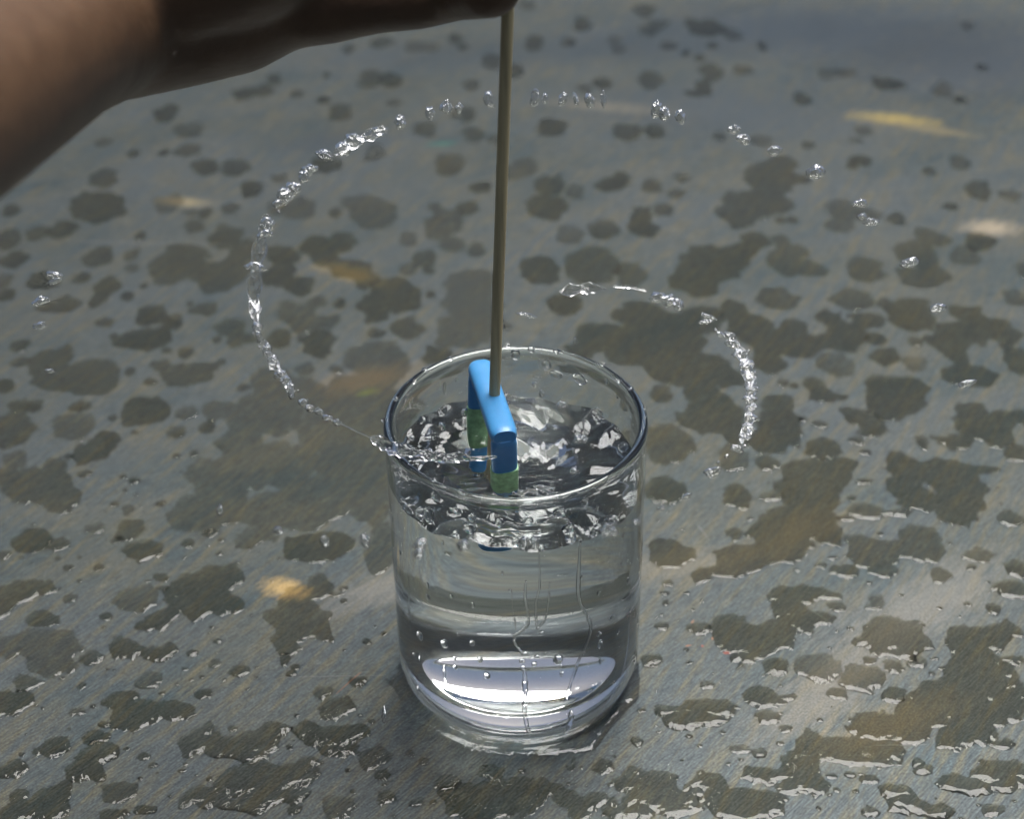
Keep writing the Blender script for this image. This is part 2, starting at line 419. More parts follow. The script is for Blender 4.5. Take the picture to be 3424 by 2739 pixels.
 (2200, 1900, 1.7614, (0, 352, 2156, 1478), """245 356 60 35|470 360 130 70|580 430 230 90|700 400 110 80|500 540 80 30|700 590 75 50|1370 400 190 100|1450 360 120 50|
1480 480 100 50|1200 430 60 30|1900 400 190 80|1820 450 130 80|2050 370 110 40|1850 540 150 60|1500 930 120 40|1300 930 170 90|1250 1080 220 70|
1450 950 150 80|1100 1060 180 70|1560 860 150 80|1700 760 200 100|1900 680 200 90|1900 860 220 80|1830 980 180 60|2050 780 120 80|1760 1020 120 50|
900 1060 120 90|830 1180 130 90|620 1210 150 55|850 1290 130 60|500 1390 260 90|300 1280 110 60|1250 545 36 25|1535 560 55 30|1395 585 58 38|
950 590 115 80|1210 650 130 70|1060 748 58 30|1390 750 75 42|290 692 38 22|755 945 38 20|720 1035 22 14|718 855 20 7|950 897 20 12|250 1047 17 10|
380 967 16 10|722 693 15 9|625 632 12 8|167 485 16 11|1010 472 12 8|1130 355 20 12|610 770 115 60|650 880 70 40|760 760 40 18|485 1068 60 24|
595 1090 50 32|1025 1230 32 14|1135 1220 35 20|1210 1215 25 8|1245 1250 56 30|1052 1305 24 14|1010 1337 16 9|1400 1320 110 60|1450 1390 110 60|
1520 1410 80 40|1560 1190 60 40|1540 1150 50 30|1980 1200 120 60|1760 1270 100 50|1850 1290 130 45|2050 1270 90 50|2100 1200 80 60|1980 1430 60 38|
1890 1397 14 8|2097 1375 14 8|1650 1440 80 40|1250 1445 60 30|290 830 170 60|200 900 180 60|100 850 120 40|380 840 70 60|20 1270 120 80|
100 1350 130 70|130 1420 100 50|215 1283 30 14|2040 1040 80 30|2050 540 80 30|1900 600 180 50|1440 1040 20 10|1630 535 26 9|1670 590 16 9"""),
 (1000, 2139, 1.54, (385, 0, 1850, 924), """390 600 95 45|425 700 38 24|450 820 52 36|575 585 25 16|645 630 25 18|435 750 18 8|610 838 38 26|692 838 18 10|760 745 68 35|
985 700 65 40|1020 745 30 25|1000 830 260 80|1150 780 140 50|900 870 160 60|1250 770 90 35|1350 820 60 40|1420 830 110 45|1530 840 100 45|1570 800 28 20|
1145 675 24 16|1395 665 22 12|1415 635 12 30|1565 660 58 38|1725 670 40 22|1750 740 150 60|1850 720 90 45|1830 820 170 70|1735 525 36 22|1765 367 20 10|
1812 105 58 32|1385 743 14 8|1357 712 10 7|1420 745 9 6|370 422 16 10|960 650 12 8|1420 895 60 30|1700 900 120 40"""),
]

TILES += [
 (0, 0, 0.62967, (0, 0, 2156, 1725), "720 900 95 55|750 975 80 60|690 1045 110 45|785 1060 35 45|610 1080 110 36|675 1150 62 30|800 1150 30 60|745 880 55 45|"
  "1400 1032 36 26|1415 1165 44 32|1500 868 38 22|1455 780 90 36|1400 935 55 42|1390 830 26 16|1470 880 50 26|1100 1180 60 24|1000 1230 50 20|1220 1240 60 22|900 1190 40 20"),
]

def traced():
    out = []
    for ox, oy, s, (bx0, by0, bx1, by1), txt in TILES:
        for e in txt.replace('\n', '').split('|'):
            if not e.strip(): continue
            cx, cy_, rx, ry = map(float, e.split())
            if not (bx0 <= cx <= bx1 and by0 <= cy_ <= by1): continue
            X, Y = ox + cx / s, oy + cy_ / s
            a, b = at(X - rx / s, Y, 0), at(X + rx / s, Y, 0)
            c, d = at(X, Y - ry / s, 0), at(X, Y + ry / s, 0)
            wx, wy = np.linalg.norm(b - a) / 2, np.linalg.norm(c - d) / 2
            p = (c + d) / 2
            out.append((p[0], p[1], wx, wy, X, Y))
    return out

ELL = traced()
rnd = random.Random(11)
# fine beads between the traced puddles in the near half
_n0 = len(ELL)
for k in range(430):
    X, Y = rnd.uniform(-20, 3440), 1500 + 1260 * rnd.random() ** 0.8
    r = rnd.choice((0.0003, 0.0004, 0.0005, 0.0007, 0.0010))
    p = at(X, Y, 0)
    if math.hypot(p[0], p[1]) < 0.047: continue
    if any(((p[0] - e[0]) / (e[2] + .002)) ** 2 + ((p[1] - e[1]) / (e[3] + .002)) ** 2 < 1.0 for e in ELL): continue
    ELL.append((p[0], p[1], r * rnd.uniform(.8, 1.3), r * rnd.uniform(.8, 1.2), X, Y))

def clusters(E):
    n = len(E)
    A = np.array([e[:4] for e in E])
    par = list(range(n))
    def find(i):
        while par[i] != i:
            par[i] = par[par[i]]
            i = par[i]
        return i
    th = np.linspace(0, 2 * np.pi, 20, endpoint=False)
    for i in range(n):
        bx = A[i, 0] + A[i, 2] * np.cos(th)
        by = A[i, 1] + A[i, 3] * np.sin(th)
        dx = np.abs(A[:, 0] - A[i, 0]) < A[:, 2] + A[i, 2]
        dy = np.abs(A[:, 1] - A[i, 1]) < A[:, 3] + A[i, 3]
        for j in np.nonzero(dx & dy)[0]:
            if j == i: continue
            f = ((bx - A[j, 0]) / A[j, 2]) ** 2 + ((by - A[j, 1]) / A[j, 3]) ** 2
            if (f < 1.0).any() or (((A[i, 0] - A[j, 0]) / A[j, 2]) ** 2 + ((A[i, 1] - A[j, 1]) / A[j, 3]) ** 2) < 1:
                par[find(i)] = find(int(j))
    g = {}
    for i in range(n):
        g.setdefault(find(i), []).append(i)
    return list(g.values())

def blob_field(X, Y, es):
    """roughly the distance in metres to the edge of the union of the ellipses, positive inside"""
    D = None
    k = 0.0007
    for x, y, rx, ry in es:
        q = np.sqrt(((X - x) / rx) ** 2 + ((Y - y) / ry) ** 2)
        g = np.sqrt(((X - x) / rx ** 2) ** 2 + ((Y - y) / ry ** 2) ** 2) / np.maximum(q, 1e-6)
        d = (1 - q) / np.maximum(g, 1.0 / max(rx, ry))
        if D is None:
            D = d
        else:
            h = np.clip(0.5 + 0.5 * (d - D) / k, 0, 1)
            D = D * (1 - h) + d * h + k * h * (1 - h)
    return D

def field_mesh(name, X, Y, D, H, mat, cell):
    keep = D > -cell * 1.6
    q = keep[:-1, :-1] | keep[1:, :-1] | keep[:-1, 1:] | keep[1:, 1:]
    used = np.zeros_like(keep)
    used[:-1, :-1] |= q; used[1:, :-1] |= q; used[:-1, 1:] |= q; used[1:, 1:] |= q
    idx = np.full(keep.shape, -1)
    idx[used] = np.arange(used.sum())
    V = np.stack([X[used], Y[used], H[used]], -1)
    i, j = np.nonzero(q)
    F = np.stack([idx[i, j], idx[i, j + 1], idx[i + 1, j + 1], idx[i + 1, j]], -1)
    return V, F

def puddle_geo(es):
    es = np.array(es)
    pad = 0.0022
    rmax = max(min(e[2], e[3]) for e in es)
    dist = math.hypot(es[:, 1].mean() - CAMP[1], CAMP[2])
    cell = 0.00036 if dist < 0.60 else (0.0005 if dist < 0.72 else 0.0009)
    cell = min(cell, max(rmax / 7.0, 0.00006))
    pad = min(pad, rmax * 0.9)
    x0, x1 = (es[:, 0] - es[:, 2]).min() - pad, (es[:, 0] + es[:, 2]).max() + pad
    y0, y1 = (es[:, 1] - es[:, 3]).min() - pad, (es[:, 1] + es[:, 3]).max() + pad
    xs, ys = np.arange(x0, x1, cell), np.arange(y0, y1, cell)
    X, Y = np.meshgrid(xs, ys)
    wa = min(0.0021, 0.30 * rmax)
    wf = 160 if rmax > .004 else 260
    WX = X + wa * fbm(X * wf, Y * wf, 41, 4, 0.52)
    WY = Y + wa * fbm(X * wf + 50, Y * wf, 47, 4, 0.52)
    D = blob_field(WX, WY, es)
    amp = min(0.0008, 0.12 * rmax)
    D = D + min(0.0007, 0.12 * rmax) + amp * fbm(X * 150, Y * 150, 3, 1, 0.5) * 0.9
    D = D + np.exp(-(D / 0.0007) ** 2) * min(0.0005, 0.12 * rmax) * fbm(X * 700, Y * 700, 9, 3, 0.65)
    w = min(0.0034, 0.85 * rmax)
    h0 = min(0.00072, 0.25 * w + 0.00006)
    if dist > .56: h0 *= max(.40, 1 - (dist - .56) * 4)
    h0 *= 0.72 + 0.28 * float(_hash(np.array([int(x0 * 1e4)]), np.array([int(y0 * 1e4)]), 5)[0])
    s = np.clip(D / w, 0, 1)
    H = h0 * (1 - (1 - s) ** 2.1)
    H = H * (1 + 0.10 * np.clip(s * 1.5, 0, 1) * fbm(X * 60, Y * 60, 21, 1))
    H = np.where(D < 0, D * 2 * h0 / w * 1.2, H)
    return X, Y, D, H, cell

ONES = ['', 'first', 'second', 'third', 'fourth', 'fifth', 'sixth', 'seventh', 'eighth', 'ninth', 'tenth', 'eleventh', 'twelfth',
        'thirteenth', 'fourteenth', 'fifteenth', 'sixteenth', 'seventeenth', 'eighteenth', 'nineteenth']
TENS = {2: ('twentieth', 'twenty'), 3: ('thirtieth', 'thirty'), 4: ('fortieth', 'forty')}
def ordinal(k):
    if k < 20: return ONES[k]
    a, b = divmod(k, 10)
    return TENS[a][0] if b == 0 else TENS[a][1] + '-' + ONES[b]

def zone(X, Y):
    if Y < 700: v = 'at the far end'
    elif Y < 1350: v = 'behind the glass'
    elif Y < 2050: v = 'level with the glass'
    else: v = 'nearer than the glass'
    if X < 560: h = 'by the left edge'
    elif X < 1230: h = 'left of centre'
    elif X < 2200: h = 'mid frame'
    elif X < 2850: h = 'right of centre'
    else: h = 'by the right edge'
    return v, h

def build_puddles():
    cl = clusters(ELL)
    info = []
    for c in cl:
        es = [ELL[i][:4] for i in c]
        area = sum(math.pi * e[2] * e[3] for e in es)
        big = max(c, key=lambda i: ELL[i][2] * ELL[i][3])
        px = sum((ELL[i][2] * pxcm((ELL[i][0], ELL[i][1], 0))) for i in c)
        info.append((px, area, es, len(c), ELL[big][4], ELL[big][5], max(c) >= _n0 and len(c) == 1))
    info.sort(key=lambda t: -t[0])
    done = []
    loose = []
    made = 0
    for px, area, es, n, X, Y, bead in info:
        Xg, Yg, D, H, cell = puddle_geo(es)
        V, F = field_mesh('puddle', Xg, Yg, D, H, M_WATER, cell)
        if not len(F): continue
        if made >= 285 or px < 7:
            loose.append((V, F))
            continue
        made += 1
        c0 = V.mean(0) * np.array([1, 1, 0])
        name = 'puddle' if px > 45 else 'water_drop'
        dirt = rnd.random() + (0.25 if px < 30 else 0) + (0.15 if Y < 900 else 0)
        o = link(name, mesh_np(name, V - c0, F, M_PUDDLE if dirt < .5 else (M_PUDDLE_MID if dirt < .88 else M_PUDDLE_CLEAN)), loc=c0)
        done.append((o, px, n, X, Y))
    zones = {}
    for q in done:
        zones.setdefault((zone(q[3], q[4]), q[1] > 45), []).append(q)
    for ((v, h), large), qs in zones.items():
        if large:
            for k, (o, px, n, X, Y) in enumerate(qs):
                shape = 'wide lobed puddle' if n >= 5 else ('lumpy joined puddle' if n >= 2 else 'oval ragged puddle')
                rank = 'largest' if k == 0 else ordinal(k + 1) + ' largest'
                tag(o, f'{shape} {v}, {h}, {rank} there', 'puddle', 'puddles splashed on the metal table')
        else:
            qs.sort(key=lambda q: q[3])
            for k, (o, px, n, X, Y) in enumerate(qs):
                rank = 'leftmost' if k == 0 else ordinal(k + 1) + ' from the left'
                tag(o, f'small round drop {v}, {h}, {rank} there', 'drop', 'small drops splashed on the metal table')
    # the finest beads as one splash
    if loose:
        off, VV, FF = 0, [], []
        for V, F in loose:
            VV.append(V); FF.append(F + off); off += len(V)
        o = link('fine_water_beads', mesh_np('fine_water_beads', np.concatenate(VV), np.concatenate(FF), M_PUDDLE))
        tag(o, 'fine spray of pinhead water beads scattered over the metal table', 'beads', None, 'stuff')
build_puddles()

# the wet ring the glass stands in
def build_ring():
    pts = [(1290, 2272), (1316, 2301), (1338, 2347), (1346, 2379), (1392, 2420), (1455, 2466), (1525, 2503), (1617, 2527), (1705, 2534), (1805, 2535),
           (1896, 2524), (1967, 2516), (1996, 2500), (2039, 2440), (2078, 2400), (2104, 2368), (2132, 2340), (2139, 2300), (2134, 2220), (2100, 2130),
           (2060, 2010), (1900, 1960), (1720, 1950), (1520, 1965), (1420, 2040), (1375, 2130), (1352, 2210)]
    P = np.array([at(x, y, 0)[:2] for x, y in pts])
    # smooth closed outline
    n = len(P)
    Q = []
    for i in range(n):
        a, b, c, d = P[i - 1], P[i], P[(i + 1) % n], P[(i + 2) % n]
        for t in (0, .25, .5, .75):
            Q.append(0.5 * ((2 * b) + (-a + c) * t + (2 * a - 5 * b + 4 * c - d) * t * t + (-a + 3 * b - 3 * c + d) * t ** 3))
    Q = np.array(Q)
    cell = 0.00036
    X, Y = np.meshgrid(np.arange(Q[:, 0].min() - .003, Q[:, 0].max() + .003, cell), np.arange(Q[:, 1].min() - .003, Q[:, 1].max() + .003, cell))
    best = np.full(X.shape, 1e9)
    inside = np.zeros(X.shape, bool)
    for i in range(len(Q)):
        a, b = Q[i], Q[(i + 1) % len(Q)]
        e = b - a
        t = np.clip(((X - a[0]) * e[0] + (Y - a[1]) * e[1]) / (e @ e), 0, 1)
        best = np.minimum(best, (X - a[0] - t * e[0]) ** 2 + (Y - a[1] - t * e[1]) ** 2)
        cr = ((a[1] > Y) != (b[1] > Y)) & (X < (b[0] - a[0]) * (Y - a[1]) / (b[1] - a[1] + 1e-12) + a[0])
        inside ^= cr
    D = np.sqrt(best) * np.where(inside, 1, -1) + 0.0002 * fbm(X * 500, Y * 500, 5, 2)
    s = np.clip(D / 0.0032, 0, 1)
    H = 0.0009 * (1 - (1 - s) ** 2.1) * (1 + 0.12 * fbm(X * 70, Y * 70, 2, 2))
    r = np.hypot(X, Y)
    H = H + 0.0012 * np.exp(-np.clip(r - 0.0368, 0, 1) / 0.0011) * s
    H = np.where(D < 0, D * 0.5, H)
    D = np.where(r < 0.0364, -1, D)
    V, F = field_mesh('wet_ring', X, Y, D, H, M_WATER, cell)
    # the inner cut is a clean hole under the glass
    o = link('wet_ring', mesh_np('wet_ring', V, F, M_WATER))
    tag(o, 'thin irregular pool of water ringing the foot of the glass', 'puddle')
build_ring()

# ------------------------------------------------------------------ tumbler and its water
GR, GI, GH, GZ = 0.0400, 0.0374, 0.1029, 0.0122
NT = 256
TH = np.linspace(0, 2 * np.pi, NT, endpoint=False)
def waterline(th):
    return (0.0842 + 0.0016 * np.sin(th - 0.6) + 0.0011 * np.sin(3 * th + 0.7) + 0.0007 * np.sin(7 * th + 2.1)
            + 0.0004 * np.sin(15 * th + 0.5) + 0.0003 * np.sin(23 * th + 1.5))
def build_glass():
    prof = [(0.0, 0.0022), (0.004, 0.00215), (0.008, 0.0019), (0.012, 0.0015), (0.016, 0.0010), (0.0193, 0.0005), (0.0205, 0.0003),
            (0.0235, 0.0004), (0.0265, 0.0006), (0.0295, 0.0009), (0.032, 0.00122), (0.034, 0.00155), (0.0356, 0.0019), (0.0368, 0.0024),
            (0.0378, 0.0031), (0.0387, 0.0044), (0.0394, 0.0062)]
    prof += [(0.0399, 0.0085), (0.0400, 0.011), (0.0400, 0.02), (0.0400, 0.05), (0.0400, 0.08), (0.0400, GH - 0.004)]
    for k in range(0, 13):     # fire-polished lip, a little thicker than the wall
        a = -0.35 + k / 12 * (math.pi + 0.7)
        prof.append((0.0387 + 0.00155 * math.cos(a), GH - 0.00155 + 0.00155 * math.sin(a)))
    prof += [(GI, GH - 0.0045)]
    nouter = len(prof)
    verts, faces = [], []
    for i, (r, z) in enumerate(prof):
        w = 0.00008 * math.sin(i * 1.3)
        for th in TH:
            rr = r * (1 + 0.0012 * math.sin(2 * th + z * 50) * min(1, r / .03)) if i < nouter - 1 else r
            verts.append((rr * math.cos(th), rr * math.sin(th), z))
    rings = nouter
    wl = waterline(TH)
    for k in range(1, 7):
        f = k / 6
        for j, th in enumerate(TH):
            z = (GH - 0.0045) * (1 - f) + wl[j] * f
            verts.append((GI * math.cos(th), GI * math.sin(th), z))
        rings += 1
    for i in range(1, rings - 1 + 1):
        if i == rings: break
        if i - 1 == 0: continue
        for j in range(NT):
            a, b = (i - 1) * NT + j, (i - 1) * NT + (j + 1) % NT
            faces.append((a, b, b + NT, a + NT))
    c = len(verts)
    verts.append((0, 0, prof[0][1]))
    for j in range(NT):
        faces.append((c, NT + (j + 1) % NT, NT + j))
    # drop the collapsed first ring
    verts = [v for k, v in enumerate(verts) if k >= NT]
    faces = [tuple(k - NT for k in f) for f in faces]
    root = bpy.data.objects.new('drinking_glass', None)
    COL.objects.link(root)
    tag(root, 'clear straight-sided drinking glass full of swirling water', 'glass')
    # where the foot stands in the pool the glass meets water, not air; the hollow in the middle keeps its air
    fm = []
    for f in faces:
        cz = sum(verts[k][2] for k in f) / len(f)
        cr = sum(math.hypot(verts[k][0], verts[k][1]) for k in f) / len(f)
        fm.append(1 if cz < 0.0021 and cr > 0.0202 else 0)
    ob = link('glass_body', mesh('glass_body', verts, faces, [M_GLASS, M_GLASS_WET], True, fm), root)
    return root
GLASS = build_glass()

def build_water():
    NR = 120
    verts, faces, fm = [], [], []
    wl = waterline(TH)
    rr = np.linspace(0, 1, NR + 1)[1:]
    RRg, TT = np.meshgrid(rr, TH, indexing='ij')
    r = RRg * GI
    X, Y = r * np.cos(TT), r * np.sin(TT)
    sw = TT + 1.6 * (1 - RRg) ** 1.3                       # swirl that winds up towards the middle
    SX, SY = r * np.cos(sw), r * np.sin(sw)
    calm = np.clip((1 - RRg) * 9, 0, 1)
    Z = wl[None, :] * RRg ** 1.5 + 0.0838 * (1 - RRg ** 1.5)
    Z = Z - 0.0046 * np.exp(-(r / 0.020) ** 2)
    arms = np.sin(2 * (TT + 2.6 * RRg * 2.2) + 0.5)
    Z = Z + calm * (0.0011 * arms * np.exp(-((RRg - .55) / .35) ** 2))
    Z = Z + calm * 0.0016 * fbm(SX * 70, SY * 70, 4, 2, 0.4) + calm * 0.00010 * fbm(SX * 270, SY * 270, 8, 3, 0.55)
    ridge = 1 - np.abs(fbm(SX * 130 + 5, SY * 130, 31, 2))
    Z = Z + calm * 0.0002 * ridge ** 3
    V = [(0, 0, float(Z[0].mean()))]
    V += [tuple(v) for v in np.stack([X, Y, Z], -1).reshape(-1, 3)]
    for j in range(NT):
        faces.append((0, 1 + j, 1 + (j + 1) % NT)); fm.append(0)
    for i in range(NR - 1):
        for j in range(NT):
            a, b = 1 + i * NT + j, 1 + i * NT + (j + 1) % NT
            faces.append((a, a + NT, b + NT, b)); fm.append(0)
    # the side and the bottom against the glass; they share the waterline of the surface
    last = 1 + (NR - 1) * NT
    prof = [(GI, None)] * 0
    rows = []
    for f in (0.2, 0.45, 0.7, 0.88, 1.0):
        rows.append([(GI, wl[j] * (1 - f) + (GZ + 0.0042) * f) for j in range(NT)])
    for k in range(1, 7):
        a = k / 6 * math.pi / 2
        rows.append([(GI - 0.0042 + 0.0042 * math.cos(a), GZ + 0.0042 - 0.0042 * math.sin(a))] * NT)
    for rr_, zz in ((0.026, GZ - 0.0001), (0.016, GZ + 0.0002), (0.007, GZ + 0.0005)):
        rows.append([(rr_, zz)] * NT)
    prev = last
    for row in rows:
        st = len(V)
        for j, (q, z) in enumerate(row):
            V.append((q * math.cos(TH[j]), q * math.sin(TH[j]), float(z)))
        for j in range(NT):
            a, b = prev + j, prev + (j + 1) % NT
            faces.append((a, st + j, st + (j + 1) % NT, b)); fm.append(1)
        prev = st
    V.append((0, 0, GZ + 0.0006))
    for j in range(NT):
        faces.append((prev + j, len(V) - 1, prev + (j + 1) % NT)); fm.append(1)
    me = mesh('swirling_water', V, faces, [M_CHURN, M_WATER_GLASS], True, fm)
    me.set_sharp_from_angle(angle=R(50))
    o = link('swirling_water', me)
    tag(o, 'churning clear water filling the drinking glass', 'water')
build_water()

# ------------------------------------------------------------------ blobs, streams
VS = 3424.0 / 2156.0
def vp(vx, vy, z):
    return at(vx * VS, vy * VS, z)

def ico(sub=3):
    bm = bmesh.new()
    bmesh.ops.create_icosphere(bm, subdivisions=sub, radius=1.0)
    V = np.array([v.co[:] for v in bm.verts])
    F = [tuple(v.index for v in f.verts) for f in bm.faces]
    bm.free()
    return V, F
ICO3, ICO2 = ico(4), ico(3)

def blob_mesh(name, ax, seed, amp=0.22, mat=None, sub=3):
    """a wobbling drop: unit sphere pushed in and out, then stretched along three axes"""
    V, F = ICO3 if sub == 3 else ICO2
    off = Vector((seed * 3.7, seed * 1.9, seed * 7.3))
    out = np.empty_like(V)
    for i, v in enumerate(V):
        p = Vector(v)
        d = 1 + amp * mnoise.noise(p * 1.3 + off) + amp * 0.55 * mnoise.noise(p * 3.1 + off)
        out[i] = v * d
    W = out @ np.array(ax)
    return mesh(name, W, F, [mat or M_WATER])

def fly(vx, vy):
    # the far side of the spiral has been thrown upwards
    return max(ZR, CAMP[2] + 0.585 * float(ray(vx * VS, vy * VS)[2]))

def airborne(vx, vy, w, h, z, seed, label, group, rot=0.0, amp=0.3, name='water_droplet', cat='droplet'):
    c = vp(vx, vy, z)
    s = VS / pxcm(c)
    cr, sr = math.cos(rot), math.sin(rot)
    ax = [(RT * cr + UP * sr) * w * s, (UP * cr - RT * sr) * h * s, FW * min(w, h) * s]
    o = link(name, blob_mesh(name, ax, seed, amp, sub=3 if max(w, h) > 12 else 2), loc=c)
    tag(o, label, cat, group)
    return o

def spine(pts, n):
    P = np.array(pts, float)
    Q = np.vstack([2 * P[0] - P[1], P, 2 * P[-1] - P[-2]])
    out = []
    m = len(P) - 1
    for u in np.linspace(0, m, n):
        i = min(int(u), m - 1)
        t = u - i
        a, b, c, d = Q[i], Q[i + 1], Q[i + 2], Q[i + 3]
        out.append(0.5 * ((2 * b) + (c - a) * t + (2 * a - 5 * b + 4 * c - d) * t * t + (3 * b - a - 3 * c + d) * t ** 3))
    return np.array(out)

def stream_mesh(name, pts, radii, n=90, m=20, flat=0.7, twist=0.0, lobes=0.0, rough=0.25, seed=1, mat=None, side=None):
    """a lumpy, twisted rope of water with closed ends"""
    P = spine(pts, n)
    rad = np.interp(np.linspace(0, 1, n), np.linspace(0, 1, len(radii)), radii)
    T = np.gradient(P, axis=0)
    T /= np.linalg.norm(T, axis=1)[:, None]
    ref = np.array(side if side is not None else FW)
    verts = []
    L = np.concatenate([[0], np.cumsum(np.linalg.norm(np.diff(P, axis=0), axis=1))])
    for i in range(n):
        a = np.cross(T[i], ref); a /= np.linalg.norm(a)
        b = np.cross(a, T[i])
        for j in range(m):
            ph = 2 * math.pi * j / m
            q = Vector((math.cos(ph) * 1.2, math.sin(ph) * 1.2, L[i] * 420 + seed * 9.1))
            k = 1 + lobes * math.sin(2 * ph + twist * L[i]) + rough * mnoise.noise(q) + rough * 0.35 * mnoise.noise(q * 2.3)
            verts.append(P[i] + rad[i] * k * (a * math.cos(ph) + b * flat * math.sin(ph)))
    faces = []
    for i in range(n - 1):
        for j in range(m):
            a0, b0 = i * m + j, i * m + (j + 1) % m
            faces.append((a0, b0, b0 + m, a0 + m))
    verts += [P[0] - T[0] * rad[0] * .5, P[-1] + T[-1] * rad[-1] * .5]
    c0, c1 = len(verts) - 2, len(verts) - 1
    for j in range(m):
        faces.append((c0, (j + 1) % m, j))
        faces.append((c1, (n - 1) * m + j, (n - 1) * m + (j + 1) % m))
    me = mesh(name, verts, faces, [mat or M_WATER])
    bm = bmesh.new(); bm.from_mesh(me)
    bmesh.ops.recalc_face_normals(bm, faces=bm.faces)
    bm.to_mesh(me); bm.free()
    return me

ZR = 0.1045
def stream(vpts, vr, label, seed, z=None, **k):
    pts = [vp(x, y, fly(x, y) if z is None else z) for x, y in vpts]
    s = VS / pxcm(pts[0])
    o = link('water_stream', stream_mesh('water_stream', pts, [r * s for r in vr], seed=seed, **k))
    tag(o, label, 'water stream', 'streams of water flung from the spinner')
    return o

def build_air():
    arcs = {
     'far arc right of the skewer': [(1127, 205, 9, 18), (1148, 207, 6, 11), (1185, 207, 8, 14), (1212, 208, 5, 13), (1241, 211, 10, 14), (1270, 209, 6, 17),
        (1382, 228, 10, 17), (1399, 239, 11, 13), (1433, 245, 10, 15), (1546, 272, 13, 8), (1566, 293, 13, 10), (1631, 317, 14, 10), (1716, 363, 17, 14),
        (1812, 428, 14, 8), (1815, 455, 9, 6), (1834, 467, 15, 7), (1915, 553, 20, 9), (1975, 648, 15, 9), (2035, 808, 19, 7)],
     'far arc left of the skewer': [(1030, 208, 10, 16), (967, 226, 8, 10), (940, 225, 11, 13), (905, 238, 9, 13), (843, 257, 11, 13), (790, 280, 22, 9), (745, 298, 19, 13),
        (722, 312, 13, 14), (685, 325, 16, 9), (650, 357, 15, 10), (640, 372, 10, 12), (618, 397, 14, 13), (597, 412, 16, 14), (583, 428, 9, 8)],
     'left curve of the spiral': [(563, 470, 15, 12), (558, 492, 15, 8), (538, 562, 18, 9), (540, 655, 9, 12), (543, 690, 11, 10),
        (547, 712, 7, 12), (563, 738, 9, 13), (575, 762, 10, 14), (590, 788, 13, 9), (602, 800, 7, 8), (613, 820, 7, 17), (638, 848, 10, 8),
        (652, 860, 10, 7), (672, 868, 9, 6), (690, 880, 10, 6), (709, 890, 8, 6)],
     'inner right curve of the spiral': [(1108, 663, 18, 4), (1385, 626, 14, 10), (1408, 632, 12, 12), (1428, 642, 10, 13), (1492, 667, 14, 5), (1483, 679, 14, 4), (1517, 704, 8, 5), (1536, 707, 12, 7),
        (1543, 724, 14, 9), (1560, 745, 16, 8), (1572, 768, 15, 8), (1577, 790, 15, 7), (1583, 815, 15, 8), (1578, 840, 14, 7), (1580, 860, 13, 7),
        (1584, 880, 15, 7), (1577, 902, 16, 7), (1570, 920, 12, 7), (1552, 945, 12, 7), (1500, 993, 17, 9), (1445, 1045, 10, 6)],
     'far left cluster': [(113, 578, 17, 7), (115, 592, 14, 5), (87, 633, 18, 8), (83, 686, 13, 7), (104, 781, 9, 5)],
     'row in front of the glass': [(463, 1075, 6, 9), (585, 1117, 7, 7), (683, 1140, 7, 10), (769, 1140, 8, 11), (880, 1166, 8, 9), (885, 1147, 12, 10), (976, 1148, 10, 10),
        (1105, 1140, 8, 9), (1127, 1145, 7, 11), (1280, 1115, 12, 10), (1292, 1122, 7, 7), (1340, 1100, 7, 5), (1393, 1070, 7, 5)],
    }
    seed = 1
    r = random.Random(4)
    for arc, L in arcs.items():
        L = sorted(L, key=lambda t: (t[0], t[1])) if 'curve' not in arc else sorted(L, key=lambda t: t[1])
        word = 'counting down' if 'curve' in arc or 'cluster' in arc else 'from the left'
        for k, (x, y, w, h) in enumerate(L):
            rot = r.uniform(-.35, .35)
            sc = 1.04
            zz = fly(x, y) + r.uniform(-.002, .002)
            if 'front' in arc:
                zz += 0.022; w *= 1.15; h *= 1.15
            airborne(x, y, w * sc, h * sc, zz, seed, f'airborne drop in the {arc}, {ordinal(k + 1)} {word}', 'drops flung through the air', rot,
                     amp=0.5 if ('curve' in arc or 'left of' in arc) else 0.38)
            seed += 1
    # crumbs of water between the bigger drops of the curves
    for side, n, pts in (('left', 20, [(600, 410), (555, 500), (536, 600), (545, 710), (600, 810), (700, 890)]),
                         ('right', 18, [(1385, 625), (1520, 700), (1575, 770), (1583, 860), (1560, 935), (1490, 1000)])):
        S = spine([(a, b, 0) for a, b in pts], 60)
        for k in range(n):
            q = S[min(59, int((k + r.random() * .9) / n * 60))]
            x, y = q[0] + r.gauss(0, 8), q[1] + r.gauss(0, 3)
            airborne(x, y, r.uniform(2, 5), r.uniform(1.6, 4), fly(x, y) + r.uniform(-.003, .003), seed,
                     f'tiny crumb of water along the {side} curve of the spiral, {ordinal(k + 1)} counting down', 'crumbs of water along the spiral', r.uniform(-1, 1), amp=.5)
            seed += 1
    airborne(1210, 718, 3, 9, .1045, 301, 'small upright drop just above the far rim', 'drops flung through the air')
    airborne(808, 1505, 4, 17, .03, 302, 'thin falling drop left of the foot of the glass', 'drops flung through the air')
    stream([(564, 452), (556, 485), (548, 515), (541, 550), (537, 590), (535, 630), (539, 668), (545, 705)], [5, 11, 13, 10, 12, 12, 7, 3],
           'wide twisted ribbon of water down the left of the spiral', 2, lobes=.35, twist=600, rough=.24, n=140, m=28, flat=.45)
    stream([(705, 322), (735, 303), (765, 290), (800, 275), (815, 276)], [5, 12, 9, 9, 2],
           'torn slanting ribbon of water at the upper left', 5, lobes=.4, twist=1100, rough=.6, n=90, m=24, flat=.4)
    stream([(555, 715), (562, 742), (580, 770), (598, 795), (610, 815), (616, 835)], [3, 7, 8, 6, 8, 3],
           'curling ribbon of water at the lower left of the spiral', 8, lobes=.4, twist=1300, rough=.6, n=100, m=24, flat=.5)
